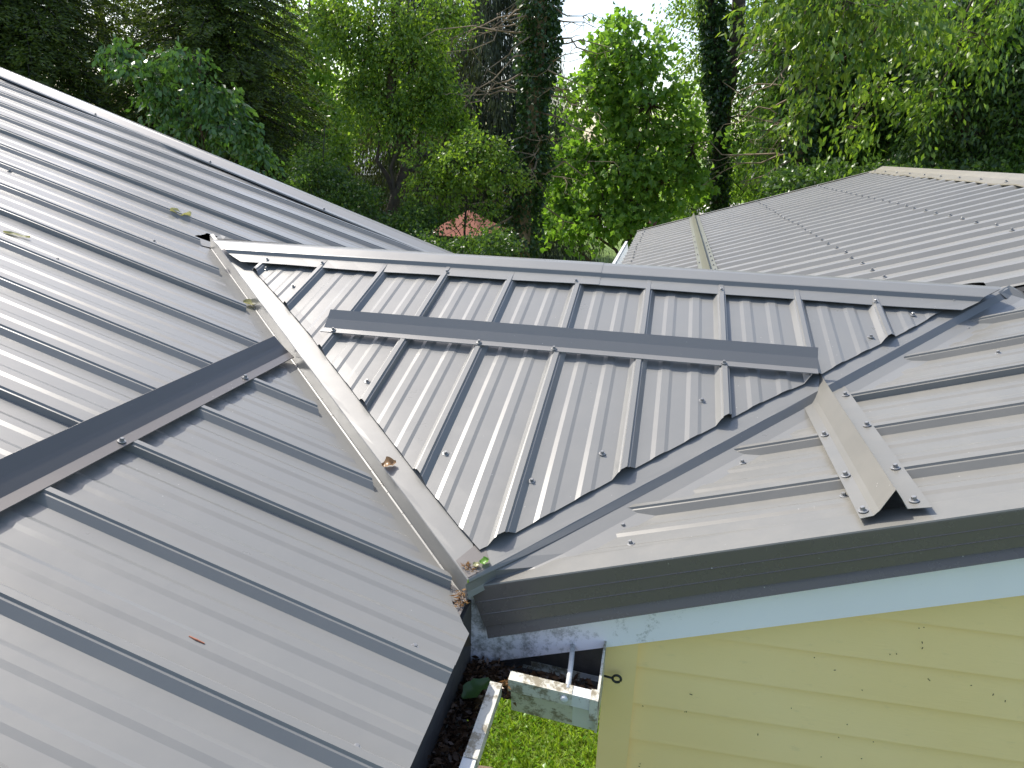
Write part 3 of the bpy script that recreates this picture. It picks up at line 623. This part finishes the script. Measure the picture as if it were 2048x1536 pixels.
# right hand dark trees
Y = 13.0
ivy_trunk('ivy covered trunk behind the ridge end of the older roof sheets', [gp(1590, Y), zpt(1600, 350, Y), zpt(1605, 200, Y), zpt(1612, 60, Y), zpt(1615, -150, Y)], .26, 8000, Y, dead=26)
tree('broadleaf_tree', 'dark green tree with hanging leaves filling the view right of the second ivy trunk', gp(1700, 14.0), zpt(1700, -320, 14.0), .2,
     [blob(1580, 90, 75, 80, 14), blob(1680, 60, 90, 80, 14), blob(1790, 80, 90, 90, 14), blob(1630, 210, 80, 60, 14), blob(1740, 230, 90, 60, 14), blob(1840, 200, 80, 80, 14), blob(1560, 290, 60, 40, 14), blob(1660, 310, 70, 30, 14), blob(1760, 300, 60, 30, 14)],
     760, 30, .135, .22, 'dark', bark='bark_dark', spray=.7, droop=.8, shell=.3)
tree('broadleaf_tree', 'dark tree at the right edge of the view with a shaded trunk', gp(1965, 12.0), zpt(1960, -300, 12.0), .22,
     [blob(1900, 60, 80, 90, 12), blob(2010, 70, 90, 100, 12), blob(1900, 200, 80, 70, 12), blob(2020, 220, 80, 70, 12), blob(1870, 290, 60, 35, 12), blob(1980, 310, 90, 30, 12), blob(2100, 150, 90, 160, 12), blob(2120, 300, 80, 60, 12)],
     760, 32, .10, .22, 'dark', bark='bark_dark', spray=.6, droop=.8, shell=.3)
# leafy boughs hanging in at the top right: nearer tree
nb = empty('tree_bough', zpt(1700, -60, 9.5), 'yellow green leafy bough hanging into the top right of the view', 'branch')
Pn, Dn, cl = crown([blob(1690, 20, 90, 50, 9.5), blob(1600, 60, 60, 50, 9.8), blob(1790, 30, 60, 50, 9.6), blob(1640, 150, 50, 60, 10), blob(1590, 240, 45, 50, 10), blob(1720, 100, 60, 40, 9.7), blob(1600, -20, 80, 40, 9.6), blob(1850, 10, 60, 40, 9.9), blob(1530, 10, 50, 40, 9.9)], 190, 18, .11, .45, .9, .1)
leaves('foliage', Pn, Dn, .125 * rng.uniform(.7, 1.15, len(Pn)), .20, L['bright'], nb)
m = MB()
for c, q in cl:
    for p_ in q[::3]: m.tube(wander(Vector(c) + Vector((0, 0, .1)), p_, 3, .1), [.009, .007, .005, .003], 4, False)
    m.tube(wander(Vector(zpt(1900, -200, 10)), c, 5, .05), [.03, .025, .02, .016, .012, .008], 5, False)
m.build('twigs', M['bark'], nb)
nb = empty('tree_bough', zpt(1900, -60, 10.5), 'mid green leafy bough hanging in front of the dark right hand trees', 'branch')
Pn, Dn, cl = crown([blob(1850, 60, 60, 50, 10.5), blob(1960, 90, 70, 60, 10.6), blob(1750, 190, 60, 45, 10.8), blob(1860, 200, 60, 40, 10.7), blob(1690, 270, 50, 35, 10.8), blob(1990, 10, 60, 50, 10.6)], 120, 18, .11, .45, .9, .1)
leaves('foliage', Pn, Dn, .12 * rng.uniform(.7, 1.15, len(Pn)), .19, L['mid'], nb)
m = MB()
for c, q in cl:
    for p_ in q[::3]: m.tube(wander(Vector(c) + Vector((0, 0, .1)), p_, 3, .1), [.009, .007, .005, .003], 4, False)
    m.tube(wander(Vector(zpt(2050, -250, 11)), c, 5, .05), [.03, .025, .02, .016, .012, .008], 5, False)
m.build('twigs', M['bark'], nb)
# hemlock on the left
def conifer(name, label, base, top, r0, rings, per, sp, size, wr, leaf, len0, drop, group=None, hang=0.0, bark='bark_dark', zmin=None):
    base, top = Vector(base), Vector(top); root = empty(name, base, label, 'tree', group); m = MB(); m.tube([base, base.lerp(top, .5), top], [r0, r0 * .7, .03], 9); PP, DD = [], []
    for k in range(rings):
        f = k / (rings - 1); z = base.z + (top.z - base.z) * (.10 + .88 * f); ln = len0 * (1 - f * .75)
        for j in range(per):
            th = 2 * math.pi * (j + random.random() * .8) / per + k * 1.3; l_ = ln * random.uniform(.7, 1.1)
            if base.y > 9 and math.sin(th) > .75: continue
            n_ = 9; pts = []
            for q in range(n_ + 1):
                t_ = q / n_; pts.append(Vector((base.x + math.cos(th) * l_ * t_, base.y + math.sin(th) * l_ * t_, z - drop * l_ * t_ ** 1.6 + .12 * l_ * t_)))
            m.tube(pts, [max(.004, .03 * (1 - q / n_)) for q in range(n_ + 1)], 4, False)
            kk = int(sp * l_); t_ = rng.uniform(.12, 1, kk); arr = np.array([tuple(p_) for p_ in pts]); i = np.minimum((t_ * n_).astype(int), n_ - 1); ff = (t_ * n_ - i)[:, None]
            c = arr[i] * (1 - ff) + arr[i + 1] * ff; sd_ = np.array([-math.sin(th), math.cos(th), 0]); wd = (1 - t_ * .75) * l_ * .33; s_ = rng.uniform(-1, 1, kk)
            c = c + sd_ * (s_ * wd)[:, None] + rng.normal(size=(kk, 3)) * .03; c[:, 2] -= np.abs(s_) * wd * .3 + rng.uniform(0, 1, kk) ** 1.5 * hang
            dd = np.array([math.cos(th), math.sin(th), 0]) * .5 + sd_ * np.sign(s_)[:, None] * .6 + rng.normal(size=(kk, 3)) * .25; dd[:, 2] -= .35 + hang * 3
            PP.append(c); DD.append(dd)
    m.build('trunk', M[bark], root, True); Pn = np.concatenate(PP); leaves('crown', Pn, np.concatenate(DD), size * rng.uniform(.6, 1.2, len(Pn)), wr, L[leaf], root, .1); return root
b = gp(120, 12.5); conifer('hemlock_tree', 'large dark hemlock filling the top left corner behind the left roof', b, (b[0], b[1], 7.2), .28, 44, 14, 330, .10, .13, 'hemlock', 4.6, .42)
b = gp(480, 13.5); conifer('hemlock_tree', 'dark drooping hemlock beside the left roof, right of the corner hemlock', b, (b[0], b[1], 6.8), .24, 40, 13, 320, .10, .13, 'hemlock', 3.6, .45)
b = gp(-250, 13.0); conifer('hemlock_tree', 'dark hemlock at the left edge of the view', b, (b[0], b[1], 7.0), .24, 30, 12, 200, .12, .14, 'hemlock', 4.0, .45)
b = gp(985, 24.0); conifer('spruce_tree', 'tall brownish spruce with hanging twigs far behind the ivy covered trunk', b, (b[0], b[1], 8.0), .30, 26, 8, 230, .22, .07, 'spruce', 4.6, .35, hang=.9, bark='bark')
b = gp(850, 27.0); conifer('spruce_tree', 'second tall spruce with hanging twigs, behind the tall leafy tree', b, (b[0], b[1], 8.0), .30, 24, 8, 190, .24, .07, 'spruce', 4.6, .35, hang=.9, bark='bark')
tree('evergreen_tree', 'dense dark evergreen behind the hemlocks at the left', gp(200, 17), zpt(200, -150, 17), .3, [blob(u, v, 130, 80, 17) for u in (-60, 120, 300, 460) for v in (-20, 90, 200, 300)], 1400, 30, .13, .16, 'hemlock', bark='bark_dark', spray=.7, droop=.7, twigs=False)
# broad leaves in front of the hemlock
Y = 8.2
tree('cherry_sapling', 'young cherry with large drooping leaves in front of the dark hemlock', gp(420, Y), zpt(400, 120, Y), .05,
     [blob(245, 105, 45, 22, Y, .35), blob(300, 140, 60, 25, Y, .4), blob(375, 115, 45, 30, Y, .35), blob(330, 200, 60, 35, Y, .4), blob(420, 190, 60, 40, Y, .4), blob(470, 260, 60, 35, Y, .4), blob(385, 250, 60, 35, Y, .4), blob(520, 300, 35, 25, Y, .3)],
     165, 24, .105, .25, 'cherry', spray=.28, droop=.8, shell=.2)
# background belt
def bgtree(u, Y, w_, top_v, bot_v, leaf, label, name='background_tree', n=230, size=.2):
    h_ = (bot_v - top_v); bl = [blob(u + random.uniform(-.55, .55) * w_, top_v + h_ * f, w_ * random.uniform(.4, .6), h_ * .2, Y) for f in (.12, .32, .5, .68, .86) for _ in (0, 1)]
    return tree(name, label, gp(u, Y), zpt(u, top_v, Y), .2, bl, n, 20, size, .38, leaf, bark='bark', spray=1.0, droop=.35, group='trees beyond the lawn')
BG = [(480, 26, 110, 60, 340, 'far', 'mid green tree behind the dark evergreens'), (620, 24, 90, 0, 300, 'far', 'tall mid green tree left of the tall leafy tree'), (1690, 22, 100, 40, 330, 'dark', 'dark tree behind the hanging boughs'), (1860, 20, 110, 20, 330, 'dark', 'dark tree behind the right hand trees'), (2010, 19, 110, 0, 330, 'dark', 'dark tree at the right edge behind the shaded trunk'), (1560, 26, 60, 180, 380, 'dark', 'dark tree between the forked pair and the second ivy trunk'), (560, 28, 90, 40, 330, 'far', 'pale tree beyond the lawn, behind the low sapling'), (690, 34, 90, 120, 350, 'far', 'pale tree beyond the lawn, left of the grey house'), (1010, 50, 90, 180, 400, 'far', 'distant tree behind the grey house'),
      (1110, 48, 60, 230, 400, 'far', 'distant tree across the road, behind the ivy covered trunk'), (1270, 52, 80, 190, 415, 'far', 'distant tree across the road, behind the young maple'), (1380, 46, 70, 190, 400, 'far', 'distant tree across the road, just left of the forked pair'),
      (1500, 44, 70, 230, 400, 'far', 'distant tree across the road, right of the forked pair'), (1620, 46, 80, 120, 300, 'mid', 'distant tree beyond the driveway, behind the second ivy trunk'), (1760, 48, 90, 100, 290, 'mid', 'distant tree beyond the driveway at the right'),
      (1900, 44, 100, 60, 310, 'far', 'distant tree beyond the driveway, near the right edge'), (2040, 42, 100, 40, 330, 'mid', 'distant tree beyond the driveway at the right edge of the view'), (420, 30, 120, 0, 330, 'mid', 'tree behind the two hemlocks'), (900, 44, 90, 200, 380, 'far', 'distant tree left of the ivy covered trunk')]
for u, Y, w_, tv, bv, lf, lb in BG: bgtree(u, Y, w_, tv, bv, lf, lb)
ivy_cloud('shrub', 'leafy shrub beyond the far corner of the older roof, by the road', [blob(1400, 385, 60, 28, 20, 1.2), blob(1470, 370, 50, 30, 20, 1.2), blob(1530, 350, 50, 30, 20, 1.2), blob(1370, 440, 40, 16, 20, 1)], 9000, 'shrub', 'mid', .10)
ivy_cloud('shrub', 'dark shrub behind the ridge end of the older roof', [blob(1590, 365, 60, 26, 11.5, .8), blob(1660, 350, 50, 20, 11.5, .6), blob(1790, 345, 60, 16, 11.5, .6), blob(1950, 345, 70, 22, 11.5, .6)], 6500, 'shrub', 'dark', .08)
# =================================================================== things beyond the lawn
sh = empty('shelter', gp(932, 18), 'small shelter with a red brown hipped roof behind the saplings', 'shelter')
c = Vector(zpt(932, 470, 18)); ap = Vector(zpt(938, 420, 18.4)); w_ = .95; m = MB()
cor = [c + Vector((-w_, -.7, .05)), c + Vector((w_ * .75, -.7, 0)), c + Vector((w_, .9, .12)), c + Vector((-w_ * .7, .9, .12))]
for k in range(4): m.poly([cor[k], cor[(k + 1) % 4], ap])
m.build('roof', plain('red_brown_shingles', (.24, .085, .055), .9, .35, 20, .004), sh)
m = MB()
for q in cor: m.box((q.x - .05 + (c.x - q.x) * .1, q.y - .05 + (c.y - q.y) * .1, GZ), (q.x + .05 + (c.x - q.x) * .1, q.y + .05 + (c.y - q.y) * .1, q.z + .02))
m.build('posts', M['bark'], sh)
gh = empty('bungalow', gp(800, 36), 'pale grey bungalow seen in pieces through the trees', 'house')
a, b_ = at(640, 380, 36), at(985, 380, 36); m = MB(); m.box((a.x, 36, GZ), (b_.x, 42, -.6)); m.build('wall', plain('grey_siding', (.42, .45, .48), .7), gh)
m = MB(); m.prism([Vector((a.x - .4, 35.5, -.62)), Vector((a.x - .4, 39, .75)), Vector((a.x - .4, 42.5, -.62))], Vector((b_.x - a.x + .8, 0, 0))); m.build('roof', plain('grey_shingles', (.34, .36, .40), .9, .2, 9), gh)
m = MB()
for f in (.2, .5, .8): x = a.x + (b_.x - a.x) * f; m.box((x - .5, 35.95, -1.9), (x + .5, 36.0, -.95)); m.build('window', plain('dark_glass', (.03, .035, .04), .1), gh); m = MB()
br = empty('barrel', zpt(1312, 455, 33), 'dark maroon barrel by the road beyond the far roof corner', 'barrel')
bc = at(1312, 452, 33); prof_b = [(.30, 0), (.36, .2), (.38, .4), (.36, .6), (.30, .8)]
m = MB(); m.tube([Vector((bc.x, 33, GZ + z_)) for r_, z_ in prof_b], [r_ for r_, z_ in prof_b], 16); m.build('body', plain('maroon_paint', (.09, .03, .025), .5), br, True)
m = MB(); m.tube([(bc.x, 33, GZ + .80), (bc.x, 33, GZ + .83)], .31, 16); m.build('lid', plain('grey_lid', (.3, .3, .32), .5), br)
# grass seen below the gutter
n = 26000; gx = rng.uniform(-1.2, .75, n); gy = rng.uniform(1.35, 4.3, n)
Pn = np.stack([gx, gy, np.full(n, GZ)], 1); Dn = rng.normal(size=(n, 3)) * .55; Dn[:, 2] = rng.uniform(.5, 1.2, n)
go = leaves('grass', Pn, Dn, rng.uniform(.03, .085, n), .085, L['grass'], None, .3); tag(go, 'short sunlit grass seen below the gutter between the two buildings', 'grass', kind='stuff')
n = 3500; Pn = np.stack([rng.uniform(-1.2, .75, n), rng.uniform(1.35, 4.3, n), np.full(n, GZ + .02)], 1); Dn = rng.normal(size=(n, 3)); Dn[:, 2] = .3 + np.abs(Dn[:, 2]) * .3
go = leaves('clover', Pn, Dn, rng.uniform(.02, .035, n), .42, L['green'], None, .2); tag(go, 'clover leaves among the grass below the gutter', 'clover', kind='stuff')
bp = at(975, 1545, 2.0); m = MB(); m.prism([Vector((-.72 + dx, 1.62 + dy, GZ + .05)) for dx, dy in ((0, 0), (.34, -.06), (.42, .10), (.30, .26), (.02, .22))], Vector((0, 0, .05)))
# position found from the line of sight onto the ground
d_ = R @ Vector(((968 - 1024) / FP, -(1560 - 768) / FP, -1)); t_ = (GZ + .08 - CAM.z) / d_.z; g_ = CAM + d_ * t_
m = MB(); m.prism([Vector((g_.x + dx, g_.y + dy, GZ)) for dx, dy in ((-.14, -.12), (.10, -.14), (.17, .02), (.02, .10), (-.12, .09))], Vector((0, 0, .08)))
tag(m.build('stone', plain('brown_stone', (.14, .11, .085), .9, .3, 12, .006)), 'flat brown stone lying in the grass below the gutter', 'stone')
# =================================================================== debris on the roofs
def fallen(label, p_, nrm_, ln, wd, mat, curl=.3, rot=0.0, name='fallen_leaf', seed=0):
    rs = random.Random(seed); n1, n2 = 8, 4; vs, fs = [], []; z = Vector(nrm_).normalized(); x = z.cross(Vector((0, 1, 0))).normalized(); y = z.cross(x)
    x, y = x * math.cos(rot) + y * math.sin(rot), y * math.cos(rot) - x * math.sin(rot)
    for i in range(n1 + 1):
        f = i / n1; w2 = wd * math.sin(math.pi * (f * .92 + .04)) ** .7 * (1 + .25 * rs.uniform(-1, 1))
        for j in range(n2 + 1):
            g = j / n2 * 2 - 1; vs.append(Vector(p_) + x * (f - .5) * ln + y * g * w2 * .5 + z * (.002 + curl * ln * (.18 * g * g * (1 + .5 * math.sin(f * 7 + seed)) + .10 * math.sin(f * 5 + seed) ** 2 + rs.uniform(0, .035))))
    for i in range(n1):
        for j in range(n2): a = i * (n2 + 1) + j; fs.append((a, a + 1, a + n2 + 2, a + n2 + 1))
    o = mesh(name, vs, fs, L[mat], None, True); return tag(o, label, 'leaf')
fallen('curled dry yellow leaf lying high on the left roof, left of the saddle peak', PA(-1.748, 1.62, .001), NA, .085, .05, 'pale', .9, .3, seed=1)
fallen('narrow pale green leaf near the left edge of the left roof', PA(-1.75, .793, .001), NA, .075, .022, 'pale', .3, .5, seed=2)
fallen('pale green crumpled leaf on the left valley flashing', PA(-1.035, .995, .001), NA, .075, .045, 'pale', .45, .9, seed=3)
fallen('tiny green leaf scrap on the lower left roof', PA(-.369, -.213, .001), NA, .016, .008, 'green', .6, .4, seed=4)
fallen('withered olive leaf on the pan of the left valley, above its bottom corner', PC(-.256, .262, .001), NC, .034, .03, 'dry', 1.2, .4, seed=5)
fallen('fresh green leaf in the bottom corner of the saddle valley', PC(.036, .030, .003), NC, .020, .016, 'green', .8, .7, seed=6)
fallen('pale yellow leaf beside the green one in the bottom corner of the valley', PC(.022, .020, .003), NC, .014, .012, 'pale', .7, .2, seed=7)
m = MB(); p0 = PA(-.342, -.366, .003); m.tube([p0, p0 + Vector((.013, -.001, -.003)), p0 + Vector((.027, -.001, -.0075))], [.0011, .0015, .0010], 6); tag(m.build('twig', plain('reddish_twig', (.30, .11, .06), .7)), 'short reddish brown twig on the lower left roof', 'twig')
def litter(name, label, pts, n, size, leaf, spread, lift=.004, wr=.12):
    pts = np.array([tuple(p_) for p_ in pts]); i = rng.integers(0, len(pts), n); Pn = pts[i] + rng.normal(size=(n, 3)) * np.array(spread); Pn[:, 2] += lift
    Dn = rng.normal(size=(n, 3)); Dn[:, 2] *= .35
    return tag(leaves(name, Pn, Dn, size * rng.uniform(.5, 1.3, n), wr, L[leaf], None, .15), label, 'debris', kind='stuff')
litter('leaf_litter', 'brown bud scales and twigs caught where the two valleys end', [Vector((.002, -.008, .004)), Vector((-.004, -.02, 0)), Vector((.004, -.03, -.004))], 90, .014, 'dry', (.005, .006, .004), .004)
litter('leaf_litter', 'brown scraps heaped in the bottom corner of the saddle pan', [PC(.000, .018, .002), PC(.012, .012, .002)], 60, .011, 'dry', (.006, .005, .0015), .001)
litter('leaf_litter', 'bits of bark along the foot of the right valley upstand', [PB(.115, .108, .002), PB(.12, .113, .002), PB(.73, .685, .002), PB(.76, .715, .002), PB(.30, .275, .002)], 26, .010, 'dry', (.006, .006, .001), .001)
litter('leaf_litter', 'thread thin debris along the foot of the left valley upstand', [PA(-.05 - .001 * k * 11, .05 + .001 * k * 10.6, .001) for k in range(70)], 90, .007, 'litter', (.004, .004, .0008), .001)
litter('leaf_litter', 'dark damp leaf litter filling the eave gutter', [Vector((x_, y_, -.172)) for y_ in np.linspace(-1.0, .01, 60) for x_ in np.linspace(.018, .058, 4)] + [Vector((x_, y_, -.172)) for x_ in np.linspace(.07, .262, 16) for y_ in (-.045, -.02, .005)], 5200, .017, 'litter', (.005, .006, .006), .0, .22)
litter('leaf_litter', 'brown scraps caught in the open gutter corner', [Vector((.112, -.098, -.112)), Vector((.118, -.090, -.118))], 40, .014, 'dry', (.004, .006, .004), .0, .15)
fallen('large green leaf lying in the shaded gutter under the eave', Vector((.055, -.09, -.148)), (0, 0, 1), .07, .04, 'cherry', .5, 1.0, seed=11)
# dark specks stuck to siding
n = 62; m = MB()
for k in range(n):
    x = random.uniform(.36, 1.3); z_ = random.uniform(-.42, .06)
    if z_ > .30 * x - .24: continue
    a = random.uniform(0, math.pi); l_ = random.choice([.0012, .0016, .006, .009]) ; q = Vector((x, SY(x) - .0005, z_)); dv = Vector((math.cos(a), 0, math.sin(a))) * l_
    if l_ > .004 and k % 3: dv *= .4
    m.tube([q - dv * .5, q + dv * .5 + Vector((0, 0, .0006))], .0008, 5)
tag(m.build('dirt_specks', M['rubber']), 'black specks and seed husks stuck to the yellow siding', 'debris', kind='stuff')
